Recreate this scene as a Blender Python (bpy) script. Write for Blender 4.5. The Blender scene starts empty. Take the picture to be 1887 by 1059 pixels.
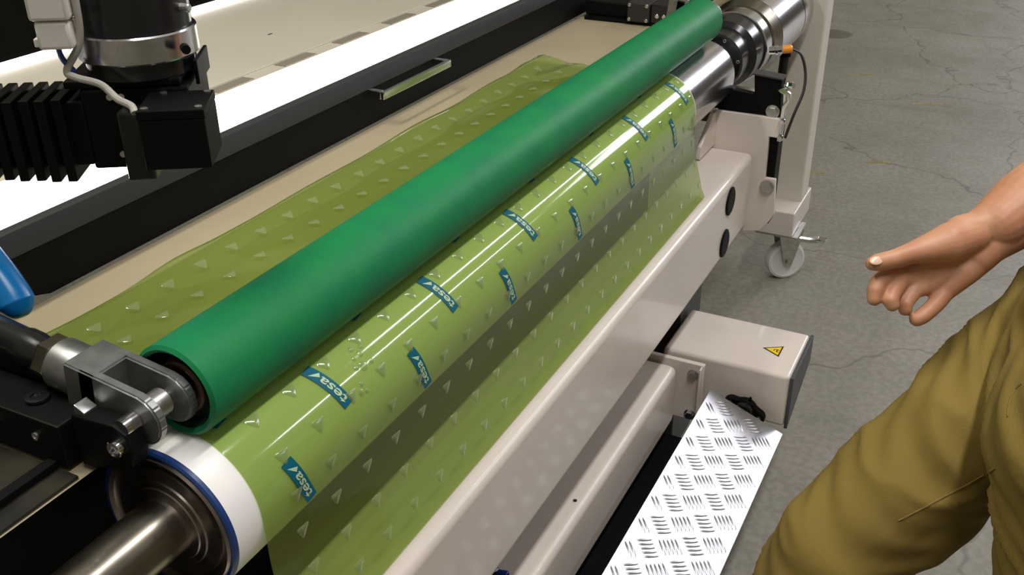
import bpy, bmesh, math, random
from mathutils import Vector, Matrix
random.seed(7)
D = bpy.data
sc = bpy.context.scene
COL = sc.collection
PI = math.pi

# ------------------------------------------------------------------ camera
F_PX, CX, CY, HC = 1850.0, 943.5, 529.5, 1.42
ax = Vector((1061.5, -994.5, F_PX)).normalized()
dn = Vector((39.5, 3481.0, F_PX)); dn = (dn - ax * dn.dot(ax)).normalized()
up = -dn
ay = up.cross(ax)
# world = ROT @ (right, down, forward)
ROT = Matrix((ax, ay, up))
cam_d = D.cameras.new('camera')
cam_d.sensor_width = 36.0
cam_d.lens = 36.0 * F_PX / 1887.0
cam_d.clip_start = 0.02
cam = D.objects.new('camera', cam_d)
M = Matrix.Identity(4)
for i in range(3):
    M[i][0] = ROT[i][0]; M[i][1] = -ROT[i][1]; M[i][2] = -ROT[i][2]
M[2][3] = HC
cam.matrix_world = M
COL.objects.link(cam)
sc.camera = cam

# ------------------------------------------------------------------ world, lamps, exposure
w = D.worlds.new('hall_ambient'); sc.world = w; w.use_nodes = True
bgn = w.node_tree.nodes['Background']
bgn.inputs[0].default_value = (1.0, 0.90, 0.66, 1)
bgn.inputs[1].default_value = 0.20

def area(name, loc, target, sx, sy, power, col):
    l = D.lights.new(name, 'AREA'); l.shape = 'RECTANGLE'; l.size = sx; l.size_y = sy
    l.energy = power; l.color = col
    o = D.objects.new(name, l); COL.objects.link(o)
    o.location = loc
    d = Vector(target) - Vector(loc)
    # local X kept along the machine axis
    z = -d.normalized(); x = Vector((1, 0, 0)); x = (x - z * x.dot(z)).normalized(); y = z.cross(x)
    o.rotation_euler = Matrix((x, y, z)).transposed().to_euler()
    return o
area('overhead_lamp', (5.0, -1.00, 3.05), (5.0, -0.70, 0), 3.4, 0.14, 34, (0.94, 0.93, 1.0))
area('overhead_lamp', (5.0, -2.55, 3.05), (5.0, -2.2, 0), 3.2, 0.14, 45, (0.97, 0.96, 1.0))
area('overhead_lamp', (10.6, -2.10, 3.05), (10.0, -2.0, 0), 5.6, 1.3, 270, (0.93, 0.93, 1.0))
area('overhead_lamp', (0.8, -0.25, 3.05), (0.8, -0.05, 0), 2.6, 0.14, 58, (0.98, 0.95, 0.95))
area('overhead_lamp', (0.4, 1.25, 2.55), (0.6, 0.80, 0), 0.8, 0.11, 20, (1.0, 0.97, 0.86))  # added lamp with no known source, brightens the roller's near end

sc.view_settings.view_transform = 'Standard'
sc.view_settings.look = 'None'
sc.view_settings.gamma = 1.0
sc.view_settings.use_curve_mapping = False
sc.view_settings.exposure = 0.0

# ------------------------------------------------------------------ materials
MATS = {}
def mat(name, col, rough=0.5, metal=0.0, spec=0.5, noise=0.0, nscale=20.0, bump=0.0, bscale=200.0,
        col2=None, stretch=None, coat=0.0, aniso=0.0):
    m = D.materials.new(name); m.use_nodes = True
    nt = m.node_tree; b = nt.nodes['Principled BSDF']
    b.inputs['Base Color'].default_value = (*col, 1)
    b.inputs['Roughness'].default_value = rough
    b.inputs['Metallic'].default_value = metal
    b.inputs['Specular IOR Level'].default_value = spec
    b.inputs['Coat Weight'].default_value = coat
    if noise > 0 or bump > 0:
        tc = nt.nodes.new('ShaderNodeTexCoord'); mp = nt.nodes.new('ShaderNodeMapping')
        nt.links.new(tc.outputs['Object'], mp.inputs[0])
        if stretch: mp.inputs['Scale'].default_value = stretch
    if noise > 0:
        n = nt.nodes.new('ShaderNodeTexNoise'); n.inputs['Scale'].default_value = nscale
        n.inputs['Detail'].default_value = 6
        nt.links.new(mp.outputs[0], n.inputs[0])
        r = nt.nodes.new('ShaderNodeValToRGB')
        r.color_ramp.elements[0].position = 0.35; r.color_ramp.elements[1].position = 0.68
        c2 = col2 if col2 else tuple(max(0, c * (1 - noise)) for c in col)
        r.color_ramp.elements[0].color = (*c2, 1); r.color_ramp.elements[1].color = (*col, 1)
        nt.links.new(n.outputs[0], r.inputs[0]); nt.links.new(r.outputs[0], b.inputs['Base Color'])
    if bump > 0:
        n2 = nt.nodes.new('ShaderNodeTexNoise'); n2.inputs['Scale'].default_value = bscale
        n2.inputs['Detail'].default_value = 4
        nt.links.new(mp.outputs[0], n2.inputs[0])
        bp = nt.nodes.new('ShaderNodeBump'); bp.inputs['Strength'].default_value = bump
        bp.inputs['Distance'].default_value = 0.002
        nt.links.new(n2.outputs[0], bp.inputs['Height']); nt.links.new(bp.outputs[0], b.inputs['Normal'])
    MATS[name] = m
    return m
def emit(name, col, s):
    m = D.materials.new(name); m.use_nodes = True; nt = m.node_tree
    b = nt.nodes['Principled BSDF']
    b.inputs['Base Color'].default_value = (*col, 1)
    b.inputs['Emission Color'].default_value = (*col, 1); b.inputs['Emission Strength'].default_value = s
    return m
W_PAINT = mat('white_paint', (0.68, 0.61, 0.54), 0.28, noise=0.07, nscale=9, coat=0.2)
W_POST = mat('cream_paint', (0.66, 0.62, 0.53), 0.4, noise=0.08, nscale=6)
BLACK = mat('black_paint', (0.0035, 0.0035, 0.0035), 0.55, noise=0.3, nscale=30, spec=0.12)
BLACK_G = mat('black_gloss', (0.01, 0.01, 0.011), 0.22)
DGREY = mat('dark_grey_paint', (0.05, 0.055, 0.06), 0.5)
LIP = mat('grey_anodised', (0.035, 0.035, 0.037), 0.42, spec=0.3)
STEEL = mat('brushed_steel', (0.70, 0.69, 0.72), 0.20, 1.0, noise=0.12, nscale=12, stretch=(1, 14, 14))
STEEL_D = mat('dark_steel', (0.30, 0.27, 0.22), 0.28, 1.0, noise=0.4, nscale=20)
CAPST = mat('worn_steel', (0.36, 0.32, 0.28), 0.35, 1.0, noise=0.5, nscale=30)
CHROME = mat('chrome', (0.75, 0.75, 0.77), 0.12, 1.0)
ZINC = mat('zinc_plate', (0.62, 0.62, 0.60), 0.35, 1.0, noise=0.2, nscale=60)
CAST = mat('cast_zinc', (0.34, 0.35, 0.35), 0.38, 0.9, noise=0.25, nscale=70)
TREAD = mat('tread_aluminium', (0.52, 0.52, 0.55), 0.30, 1.0, noise=0.1, nscale=30)
RUBBER = mat('green_rubber', (0.009, 0.195, 0.056), 0.5, noise=0.35, nscale=16, spec=0.18,
             col2=(0.008, 0.160, 0.062), bump=0.12, bscale=220)
RUB_END = mat('dark_green_end', (0.004, 0.03, 0.015), 0.6)
RUST = mat('brown_ring', (0.10, 0.055, 0.035), 0.5, 0.4)
WHITE_S = mat('white_sleeve', (0.80, 0.79, 0.76), 0.35)
BLUE_R = mat('blue_rim', (0.008, 0.035, 0.14), 0.35)
BEIGE = mat('beige_bed', (0.40, 0.34, 0.22), 0.42, noise=0.12, nscale=5)
BOARD = mat('cream_board', (0.52, 0.48, 0.39), 0.45, noise=0.05, nscale=4)
DIRT_SHADE = mat('dirt_shade_plate', (0.035, 0.03, 0.018), 0.35, noise=0.7, nscale=14, col2=(0.008, 0.008, 0.006))  # dirt and shade of the bed's near end, put into the colour
LED = emit('led_diffuser', (1.0, 0.96, 0.90), 5.0)
LED2 = emit('led_line', (1.0, 0.93, 0.90), 4.0)
WPLAST = mat('white_plastic', (0.62, 0.60, 0.55), 0.4)
CABLE = mat('grey_cable', (0.36, 0.34, 0.30), 0.45)
BLKCAB = mat('black_cable', (0.01, 0.01, 0.01), 0.4)
ORANGE = mat('orange_plastic', (0.80, 0.28, 0.02), 0.4)
BLUEPL = mat('blue_plastic', (0.003, 0.16, 0.46), 0.28, noise=0.2, nscale=20)
BLUEC = mat('blue_collar', (0.01, 0.04, 0.25), 0.4)
NYLON = mat('white_nylon', (0.72, 0.71, 0.68), 0.45)
YELLOW = mat('warning_yellow', (0.85, 0.58, 0.01), 0.4)
PRINTB = mat('black_print', (0.01, 0.01, 0.01), 0.5)
LOGO = mat('teal_print', (0.0, 0.105, 0.16), 0.5, spec=0.2)
LOGO_T = mat('pale_letters', (0.42, 0.58, 0.34), 0.4)
KHAKI = mat('khaki_cotton', (0.225, 0.158, 0.038), 0.85, noise=0.18, nscale=5, bump=0.35, bscale=900, spec=0.2)
KSEAM = mat('khaki_seam', (0.19, 0.133, 0.032), 0.9)
SHIRT = mat('dark_shirt', (0.05, 0.05, 0.06), 0.9)
SHOE = mat('dark_shoe', (0.02, 0.018, 0.015), 0.6)
HAIR = mat('brown_hair', (0.03, 0.018, 0.01), 0.6)
SKIN = mat('skin', (0.54, 0.29, 0.165), 0.5, noise=0.16, nscale=26, col2=(0.47, 0.22, 0.12), bump=0.08, bscale=500)
SKIN.node_tree.nodes['Principled BSDF'].inputs['Subsurface Weight'].default_value = 0.12
SKIN.node_tree.nodes['Principled BSDF'].inputs['Subsurface Radius'].default_value = (0.012, 0.004, 0.002)
NAIL = mat('nail', (0.70, 0.45, 0.34), 0.25)
PINK = mat('pink_tab', (0.8, 0.12, 0.14), 0.5)

def film_material(name, tint, body, k_trans, rough=0.05):
    m = D.materials.new(name); m.use_nodes = True; nt = m.node_tree
    for n in list(nt.nodes): nt.nodes.remove(n)
    out = nt.nodes.new('ShaderNodeOutputMaterial')
    tr = nt.nodes.new('ShaderNodeBsdfTransparent'); tr.inputs[0].default_value = (*tint, 1)
    di = nt.nodes.new('ShaderNodeBsdfDiffuse'); di.inputs[0].default_value = (*body, 1)
    tl = nt.nodes.new('ShaderNodeBsdfTranslucent'); tl.inputs[0].default_value = (*body, 1)
    dm = nt.nodes.new('ShaderNodeMixShader'); dm.inputs[0].default_value = 0.35
    nt.links.new(di.outputs[0], dm.inputs[1]); nt.links.new(tl.outputs[0], dm.inputs[2])
    mx = nt.nodes.new('ShaderNodeMixShader'); mx.inputs[0].default_value = k_trans
    nt.links.new(dm.outputs[0], mx.inputs[1]); nt.links.new(tr.outputs[0], mx.inputs[2])
    lw = nt.nodes.new('ShaderNodeLayerWeight'); lw.inputs[0].default_value = 0.5
    pw = nt.nodes.new('ShaderNodeMath'); pw.operation = 'POWER'; pw.inputs[1].default_value = 5.0
    nt.links.new(lw.outputs['Facing'], pw.inputs[0])
    fr = nt.nodes.new('ShaderNodeMath'); fr.operation = 'MULTIPLY_ADD'; fr.inputs[1].default_value = 0.95; fr.inputs[2].default_value = 0.045
    nt.links.new(pw.outputs[0], fr.inputs[0])
    gl = nt.nodes.new('ShaderNodeBsdfGlossy'); gl.inputs[0].default_value = (1, 1, 1, 1); gl.inputs[1].default_value = rough
    m2 = nt.nodes.new('ShaderNodeMixShader')
    nt.links.new(fr.outputs[0], m2.inputs[0]); nt.links.new(mx.outputs[0], m2.inputs[1]); nt.links.new(gl.outputs[0], m2.inputs[2])
    nt.links.new(m2.outputs[0], out.inputs[0])
    return m
FILM = film_material('green_film', (0.62, 0.77, 0.40), (0.32, 0.40, 0.09), 0.70, 0.08)
FILM_C = film_material('clear_film', (0.84, 0.92, 0.62), (0.50, 0.56, 0.32), 0.66, 0.12)
GLASS = film_material('clear_strip', (0.85, 0.85, 0.78), (0.5, 0.48, 0.4), 0.8, 0.05)

def floor_material():
    m = D.materials.new('concrete'); m.use_nodes = True; nt = m.node_tree; b = nt.nodes['Principled BSDF']
    L = nt.links.new; N = nt.nodes.new
    tc = N('ShaderNodeTexCoord')
    def noise(s, d=6, scale=None):
        n = N('ShaderNodeTexNoise'); n.inputs['Scale'].default_value = s; n.inputs['Detail'].default_value = d
        if scale:
            mp = N('ShaderNodeMapping'); mp.inputs['Scale'].default_value = scale
            L(tc.outputs['Object'], mp.inputs[0]); L(mp.outputs[0], n.inputs[0])
        else: L(tc.outputs['Object'], n.inputs[0])
        return n
    def ramp(src, p0, c0, p1, c1):
        r = N('ShaderNodeValToRGB'); r.color_ramp.elements[0].position = p0; r.color_ramp.elements[1].position = p1
        r.color_ramp.elements[0].color = (*c0, 1); r.color_ramp.elements[1].color = (*c1, 1); L(src, r.inputs[0]); return r
    def mixc(fac, a, bb, mode='MIX'):
        x = N('ShaderNodeMix'); x.data_type = 'RGBA'; x.blend_type = mode
        if isinstance(fac, float): x.inputs[0].default_value = fac
        else: L(fac, x.inputs[0])
        L(a, x.inputs[6])
        if isinstance(bb, tuple): x.inputs[7].default_value = (*bb, 1)
        else: L(bb, x.inputs[7])
        return x.outputs[2]
    base = ramp(noise(1.3).outputs[0], 0.3, (0.220, 0.207, 0.166), 0.7, (0.284, 0.267, 0.222))
    sp = ramp(noise(60, 3).outputs[0], 0.4, (0.82, 0.82, 0.82), 0.62, (1.08, 1.08, 1.08))
    c = mixc(0.7, base.outputs[0], sp.outputs[0], 'MULTIPLY')
    # scuffs drawn out across the hall
    sc_ = ramp(noise(5, 5, (1.0, 0.12, 1)).outputs[0], 0.60, (0, 0, 0), 0.74, (1, 1, 1))
    c = mixc(mixf(nt, sc_.outputs[0], 0.25), c, (0.10, 0.095, 0.07))
    # hairline cracks: warped voronoi edges
    wn = noise(2.5, 4)
    wm = N('ShaderNodeVectorMath'); wm.operation = 'MULTIPLY_ADD'
    wm.inputs[1].default_value = (0.5, 0.5, 0.5); L(wn.outputs['Color'], wm.inputs[0]); L(tc.outputs['Object'], wm.inputs[2])
    vo = N('ShaderNodeTexVoronoi'); vo.feature = 'DISTANCE_TO_EDGE'; vo.inputs['Scale'].default_value = 0.9
    L(wm.outputs[0], vo.inputs['Vector'])
    cr = ramp(vo.outputs['Distance'], 0.0, (1, 1, 1), 0.006, (0, 0, 0))
    c = mixc(mixf(nt, cr.outputs[0], 0.55), c, (0.06, 0.055, 0.045))
    # round dark spot
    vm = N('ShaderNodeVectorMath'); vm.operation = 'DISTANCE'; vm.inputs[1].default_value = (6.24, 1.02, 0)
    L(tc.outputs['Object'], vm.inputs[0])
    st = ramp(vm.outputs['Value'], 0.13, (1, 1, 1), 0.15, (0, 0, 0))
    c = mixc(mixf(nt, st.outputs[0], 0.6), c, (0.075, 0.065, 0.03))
    L(c, b.inputs['Base Color'])
    rr = ramp(noise(8).outputs[0], 0.3, (0.42, 0.42, 0.42), 0.7, (0.6, 0.6, 0.6)); L(rr.outputs[0], b.inputs['Roughness'])
    bp = N('ShaderNodeBump'); bp.inputs['Strength'].default_value = 0.15; bp.inputs['Distance'].default_value = 0.003
    L(noise(90, 3).outputs[0], bp.inputs['Height']); L(bp.outputs[0], b.inputs['Normal'])
    return m
def mixf(nt, sock, k):
    n = nt.nodes.new('ShaderNodeMath'); n.operation = 'MULTIPLY'; n.inputs[1].default_value = k
    nt.links.new(sock, n.inputs[0]); return n.outputs[0]
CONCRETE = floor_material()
WALLM = mat('olive_wall', (0.07, 0.062, 0.035), 0.8, noise=0.3, nscale=2)
YPAINT = mat('worn_yellow_paint', (0.36, 0.31, 0.09), 0.6, noise=0.4, nscale=30)

# ------------------------------------------------------------------ mesh helpers
def bm_new(): return bmesh.new()
def rbox(bm, x0, x1, y0, y1, z0, z1, bev=0.0, seg=2):
    r = bmesh.ops.create_cube(bm, size=1.0)
    vs = r['verts']
    for v in vs:
        v.co = Vector((x0 + (v.co.x + .5) * (x1 - x0), y0 + (v.co.y + .5) * (y1 - y0), z0 + (v.co.z + .5) * (z1 - z0)))
    if bev > 0:
        es = set(e for v in vs for e in v.link_edges)
        bmesh.ops.bevel(bm, geom=list(es), offset=bev, segments=seg, affect='EDGES', profile=0.5)
    return bm
def lathe(bm, prof, org=(0, 0, 0), axis=(1, 0, 0), seg=48, cap=True):
    """prof: list of (a, r) along axis from org"""
    a = Vector(axis).normalized(); o = Vector(org)
    t = Vector((0, 0, 1)) if abs(a.z) < .9 else Vector((0, 1, 0))
    u = a.cross(t).normalized(); v = a.cross(u).normalized()
    rings = []
    for (p, r) in prof:
        c = o + a * p
        if r <= 1e-7: rings.append([bm.verts.new(c)])
        else: rings.append([bm.verts.new(c + (u * math.cos(2 * PI * i / seg) + v * math.sin(2 * PI * i / seg)) * r) for i in range(seg)])
    for A, B in zip(rings, rings[1:]):
        for i in range(seg):
            j = (i + 1) % seg
            if len(A) == 1 and len(B) == 1: continue
            if len(A) == 1: bm.faces.new((A[0], B[j], B[i]))
            elif len(B) == 1: bm.faces.new((A[i], A[j], B[0]))
            else: bm.faces.new((A[i], A[j], B[j], B[i]))
    if cap:
        if len(rings[0]) > 1: bm.faces.new(rings[0][::-1])
        if len(rings[-1]) > 1: bm.faces.new(rings[-1])
    bmesh.ops.recalc_face_normals(bm, faces=bm.faces)
    return bm
def prism(bm, pts, axis, a0, a1, bev=0.0, seg=2):
    """pts: polygon in the two other axes (cyclic order) extruded along axis 'x','y','z'"""
    def co(p, a):
        if axis == 'x': return (a, p[0], p[1])
        if axis == 'y': return (p[0], a, p[1])
        return (p[0], p[1], a)
    A = [bm.verts.new(co(p, a0)) for p in pts]; B = [bm.verts.new(co(p, a1)) for p in pts]
    n = len(pts); fs = [bm.faces.new(A), bm.faces.new(B[::-1])]
    for i in range(n): fs.append(bm.faces.new((A[i], B[i], B[(i + 1) % n], A[(i + 1) % n])))
    bmesh.ops.recalc_face_normals(bm, faces=fs)
    if bev > 0:
        es = set(e for f in fs for e in f.edges)
        bmesh.ops.bevel(bm, geom=list(es), offset=bev, segments=seg, affect='EDGES', profile=0.5)
    return bm
def spline(pts, n=8):
    P = [Vector(p) for p in pts]; out = []
    for i in range(len(P) - 1):
        p0 = P[max(i - 1, 0)]; p1 = P[i]; p2 = P[i + 1]; p3 = P[min(i + 2, len(P) - 1)]
        for k in range(n):
            t = k / n
            out.append(0.5 * ((2 * p1) + (p2 - p0) * t + (2 * p0 - 5 * p1 + 4 * p2 - p3) * t * t + (3 * p1 - p0 - 3 * p2 + p3) * t ** 3))
    out.append(P[-1]); return out
def tube(bm, pts, r, seg=12, n=8, smooth=True):
    P = spline(pts, n) if smooth and len(pts) > 2 else [Vector(p) for p in pts]
    rings = []; u = None
    for i, p in enumerate(P):
        t = (P[min(i + 1, len(P) - 1)] - P[max(i - 1, 0)]).normalized()
        if u is None:
            u = t.cross(Vector((0.31, 0.2, 0.93))).normalized()
        else: u = (u - t * u.dot(t)).normalized()
        v = t.cross(u)
        rr = r(i / (len(P) - 1)) if callable(r) else r
        rings.append([bm.verts.new(p + (u * math.cos(2 * PI * k / seg) + v * math.sin(2 * PI * k / seg)) * rr) for k in range(seg)])
    for A, B in zip(rings, rings[1:]):
        for k in range(seg): bm.faces.new((A[k], A[(k + 1) % seg], B[(k + 1) % seg], B[k]))
    bm.faces.new(rings[0][::-1]); bm.faces.new(rings[-1])
    bmesh.ops.recalc_face_normals(bm, faces=bm.faces)
    return bm
def finish(me, angle=21):
    me.shade_smooth(); me.set_sharp_from_angle(angle=math.radians(angle))
PWORLD = {}
def attach(o, parent):
    if parent is None: return
    o.parent = parent
    o.matrix_parent_inverse = PWORLD.get(parent.name, Matrix.Identity(4)).inverted()
def obj(name, bm, m, parent=None, angle=21, label=None):
    me = D.meshes.new(name); bm.normal_update(); bm.to_mesh(me); bm.free()
    me.materials.append(m); finish(me, angle)
    o = D.objects.new(name, me); COL.objects.link(o); attach(o, parent)
    PWORLD[o.name] = Matrix.Identity(4)
    if label: o['label'] = label
    return o
def soft(o):
    m_ = o.modifiers.new('weighted', 'WEIGHTED_NORMAL'); m_.keep_sharp = True
    return o
def thing(name, label, cat, loc, group=None):
    o = D.objects.new(name, None); COL.objects.link(o); o.location = loc; o.empty_display_size = 0.05
    PWORLD[o.name] = Matrix.Translation(loc)
    o['label'] = label; o['category'] = cat
    if group: o['group'] = group
    return o
def tag(o, label, cat, group=None):
    o['label'] = label; o['category'] = cat
    if group: o['group'] = group
    return o
def bolt(parent, pos, axis, r, h, m=None, hexhead=True, name='bolt'):
    bm = bm_new(); a = Vector(axis).normalized()
    if hexhead:
        lathe(bm, [(0, r * 1.25), (h * .25, r * 1.25), (h * .25, r * 1.25)], pos, a, 20)
        lathe(bm, [(h * .25, r), (h * .95, r), (h, r * .9)], pos, a, 6)
    else:
        lathe(bm, [(0, r), (h * .92, r), (h, r * .9), (h, r * .55), (h * .5, r * .5), (h * .5, 0)], pos, a, 18)
    return obj(name, bm, m or ZINC, parent)

# pixel of the photograph at a camera depth -> world point (used for the figure and the camera head)
def pt(px, py, d):
    v = Vector(((px - CX) / F_PX * d, (py - CY) / F_PX * d, d))
    return Vector((0, 0, HC)) + ROT @ v

# ------------------------------------------------------------------ setting
ZF = -0.08
bm = bm_new()
vs = [bm.verts.new(c) for c in ((-4, -6, ZF), (15, -6, ZF), (15, 4.5, ZF), (-4, 4.5, ZF))]
bm.faces.new(vs)
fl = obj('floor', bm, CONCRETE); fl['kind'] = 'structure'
bm = bm_new(); rbox(bm, 15, 15.1, -6, 4.5, ZF, 3.6)
o = obj('wall_far', bm, WALLM); o['kind'] = 'structure'
bm = bm_new(); rbox(bm, -4, 15.1, 4.5, 4.6, ZF, 3.6)
o = obj('wall_back', bm, mat('dark_wall', (0.014, 0.013, 0.009), 0.9, noise=0.3, nscale=2, spec=0.1)); o['kind'] = 'structure'
for (x, y, l) in ((5.43, 0.715, .12), (3.92, .64, .08), (4.15, .42, .10), (5.05, .34, .13)):
    bm = bm_new()
    # flake of worn floor-marking paint, ragged outline
    n = 9
    topp = [(x + l * (i / n - .5) * .45 + random.uniform(-.004, .004), y - l * (i / n - .5) + 0) for i in range(n + 1)]
    pts = [(p[0] + .006 + random.uniform(0, .006), p[1]) for p in topp] + [(p[0] - .006 - random.uniform(0, .006), p[1]) for p in reversed(topp)]
    prism(bm, pts, 'z', ZF, ZF + .0008)
    k = obj('paint_flake', bm, YPAINT, fl)

# ------------------------------------------------------------------ machine constants
YC, ZC, RC = 0.62935, 0.77958, 0.0798
YG, ZG, RG = 0.6266, 0.9075, 0.0472

# --- dark machine base
t = thing('machine_base', 'black machine base cabinet under the white beam and the feed bed', 'cabinet', (1.1, .8, ZF))
bm = bm_new(); rbox(bm, -.2, 2.04, .645, 1.5, ZF, .40, .004); obj('cabinet_body', bm, BLACK, t)
bm = bm_new(); rbox(bm, -.2, 2.19, .74, .80, .40, .80, .004); obj('rear_panel', bm, BLACK, t)
bm = bm_new(); rbox(bm, 1.905, 2.06, .552, .644, ZF, .418, .004); obj('leg', bm, DGREY, t)

# --- feed bed
t = thing('feed_bed', 'beige metal feed bed under the film behind the green roller', 'machine bed', (1.3, .82, .80))
bm = bm_new(); prism(bm, [(.674, .848), (.680, .843), (.722, .812), (.980, .812), (.980, .848)], 'x', .10, 2.24, .0008); obj('bed_plate', bm, BEIGE, t)
bm = bm_new(); rbox(bm, 2.241, 2.95, .735, .980, .812, .848, .002); obj('bed_extension', bm, BEIGE, t)
bm = bm_new(); rbox(bm, -.1, .462, .676, .979, .8482, .852, .001); obj('dirt_shade_plate', bm, DIRT_SHADE, t, label='added dark plate for dirt and shade on the bed')  # dark plate added over the dirty, shaded near end of the bed
bm = bm_new(); rbox(bm, -.1, .462, .700, .712, .852, .860, .001); obj('guide_rail', bm, BLACK, t)

# --- light table
t = thing('light_table', 'light table with black front, glowing white strip and cream top behind the film', 'light table', (1.4, 1.2, .85))
X0, X1 = .30, 2.62
bm = bm_new()
prism(bm, [(X1, .850), (.700, .850), (.655, .864), (.560, .894), (.50, .915), (X1, .915)], 'y', .984, 1.03, .0015)
obj('front_panel', bm, BLACK, t)
bm = bm_new()
prism(bm, [(.982, .914), (.986, .943), (1.000, .9445), (1.000, .914)], 'x', X0, X1, .001)
obj('edge_lip', bm, LIP, t, label='dark grey lip along the table edge')
bm = bm_new(); rbox(bm, X0, X1, 1.0005, 1.130, .925, .943, .001); obj('light_strip', bm, LED, t, label='glowing white strip')
bm = bm_new(); rbox(bm, X0, X1, 1.131, 1.165, .936, .9425, .001); obj('clear_strip', bm, BOARD, t)
for x in [X0 + .04 + i * .17 for i in range(14)]:
    bm = bm_new(); rbox(bm, x, x + .085 + .03 * random.random(), 1.134, 1.160, .9425, .9440, .0004); obj('clip', bm, mat('clip_grey', (.22, .20, .15), .5) if 'clip_grey' not in MATS else MATS['clip_grey'], t)
bm = bm_new(); rbox(bm, X0, X1, 1.165, 1.56, .925, .945, .001); obj('table_top', bm, BOARD, t)
bm = bm_new(); rbox(bm, X0, X1, 1.561, 1.578, .93, .955, .002); obj('light_line', bm, LED2, t, label='thin glowing line at the rear edge')
bm = bm_new(); rbox(bm, X0, X1, 1.58, 1.62, .85, .95, .002); obj('rear_rail', bm, BLACK, t)
for (x, y) in ((.98, 1.33), (1.52, 1.30)):
    bm = bm_new(); rbox(bm, x, x + .012, y, y + .004, .945, .9458, .0003); obj('scratch', bm, DGREY, t)
# handle on the black front
h = None
bm = bm_new()
hx0, hx1, hz = 1.385, 1.615, .905
prism(bm, [(hx0, .900), (hx1, .900), (hx1, .914), (hx0, .914)], 'y', .950, .957, .0015)
hd = obj('drawer_handle', bm, CHROME, t, label='chrome bow handle')
for x in (hx0, hx1 - .012):
    bm = bm_new(); prism(bm, [(x, .900), (x + .012, .900), (x + .012, .914), (x, .914)], 'y', .957, .986, .001); obj('handle_post', bm, CHROME, hd)

# --- main beam
t = thing('support_beam', 'long white painted box beam running below the film', 'beam', (1.2, .55, .42))
bm = bm_new(); rbox(bm, -.1, 2.195, .495, .612, .421, .607, .016, 4); soft(obj('beam_body', bm, W_PAINT, t, 60))
for (px, py) in ((2.012, .556), (1.995, .462)):
    bm = bm_new(); lathe(bm, [(0, .032), (.003, .032), (.005, .028), (.005, 0)], (px, .4955, py), (0, -1, 0), 32); obj('hole_plug', bm, BLACK, t, label='round black plug')
br = thing('end_bracket', 'white steel bracket bolted on the far end of the long beam', 'bracket', (2.2, .52, .41))
bm = bm_new()
prism(bm, [(.600, .400), (.600, .692), (.440, .692), (.440, .648), (.466, .648), (.464, .548), (.440, .548), (.434, .461), (.444, .441), (.464, .414), (.512, .404)][::-1], 'x', 2.197, 2.209, .0012)
obj('face_plate', bm, W_PAINT, br)
bm = bm_new()
prism(bm, [(2.196, .610), (2.196, .692), (2.170, .692), (2.085, .640), (2.085, .610)], 'y', .590, .600, .001)
obj('side_plate', bm, W_PAINT, br)
bolt(br, (2.196, .457, .528), (-1, 0, 0), .0135, .010)
bm = bm_new(); rbox(bm, 2.2095, 2.26, .446, .60, .43, .685, .003); obj('spacer_block', bm, BLACK, br)

# --- lower beam
t = thing('foot_beam', 'lower white box beam with flanged end beside the tread plate', 'beam', (1.1, .55, .14))
bm = bm_new(); rbox(bm, -.1, 1.752, .505, .635, .139, .281, .017, 4); soft(obj('beam_body', bm, W_PAINT, t, 60))
fp = bm_new(); rbox(fp, 1.7525, 1.765, .450, .640, .150, .2915, .002); f = obj('end_flange', fp, W_PAINT, t)
bm = bm_new(); rbox(bm, 1.735, 1.7522, .452, .456, .160, .290, .001); obj('flange_rib', bm, W_PAINT, f)
bolt(f, (1.752, .472, .266), (-1, 0, 0), .0095, .010)
bolt(f, (1.752, .472, .166), (-1, 0, 0), .0095, .010, CHROME)
bm = bm_new(); lathe(bm, [(0, .0035), (.001, .0035)], (1.256, .5255, .2812), (0, 0, 1), 14); obj('drain_hole', bm, PRINTB, t)
bm = bm_new(); rbox(bm, -.1, 1.74, .425, .630, .100, .108, .001); obj('shade_sheet', bm, BLACK, t, label='added black sheet for the shade under the lower beam')  # black sheet added for the shade below the lower beam
# small air fitting on the lower beam
t = thing('air_fitting', 'small black air fitting with blue collar on the lower beam', 'fitting', (1.045, .562, .281))
bm = bm_new(); lathe(bm, [(0, .013), (.012, .013), (.014, .010), (.014, 0)], (1.035, .572, .2815), (0, 0, 1), 6); obj('fitting_body', bm, BLACK_G, t)
bm = bm_new(); lathe(bm, [(0, .009), (.016, .009), (.016, .006), (.01, .006), (.01, 0)], (1.031, .558, .2905), (.15, -1, .1), 20); obj('collar', bm, BLUEC, t, label='blue collar')
bm = bm_new(); lathe(bm, [(0, .005), (.002, .005)], (1.035, .572, .2956), (0, 0, 1), 12); obj('screw', bm, ZINC, t)

# --- drive box
t = thing('drive_box', 'white drive box with yellow warning sticker at the end of the tread plate', 'box', (1.87, .41, .17))
bm = bm_new()
bm2 = bm
prism(bm2, [(.278, .176), (.278, .300), (.548, .300), (.548, .176)], 'x', 1.775, 1.966, .009, 3)
soft(obj('box_body', bm2, W_PAINT, t, 60))
bm = bm_new(); prism(bm, [(1.776, .174), (1.965, .236), (1.967, .299), (1.777, .297)], 'y', .271, .2779, .001); obj('end_cover', bm, DGREY, t, label='dark grey end cover')
st = None
bm = bm_new()
a, b_, c_ = Vector((1.8651, .3546, 0)), Vector((1.8871, .3195, 0)), Vector((1.8457, .3199, 0))
cen = (a + b_ + c_) / 3
def tri(s, z0, z1):
    bmx = bm_new()
    prism(bmx, [((cen + (p - cen) * s).x, (cen + (p - cen) * s).y) for p in (a, b_, c_)], 'z', z0, z1)
    return bmx
bm.free()
ws = obj('warning_sticker', tri(1.12, .3000, .3004), PRINTB, t, label='yellow triangle warning sticker with black border')
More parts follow.
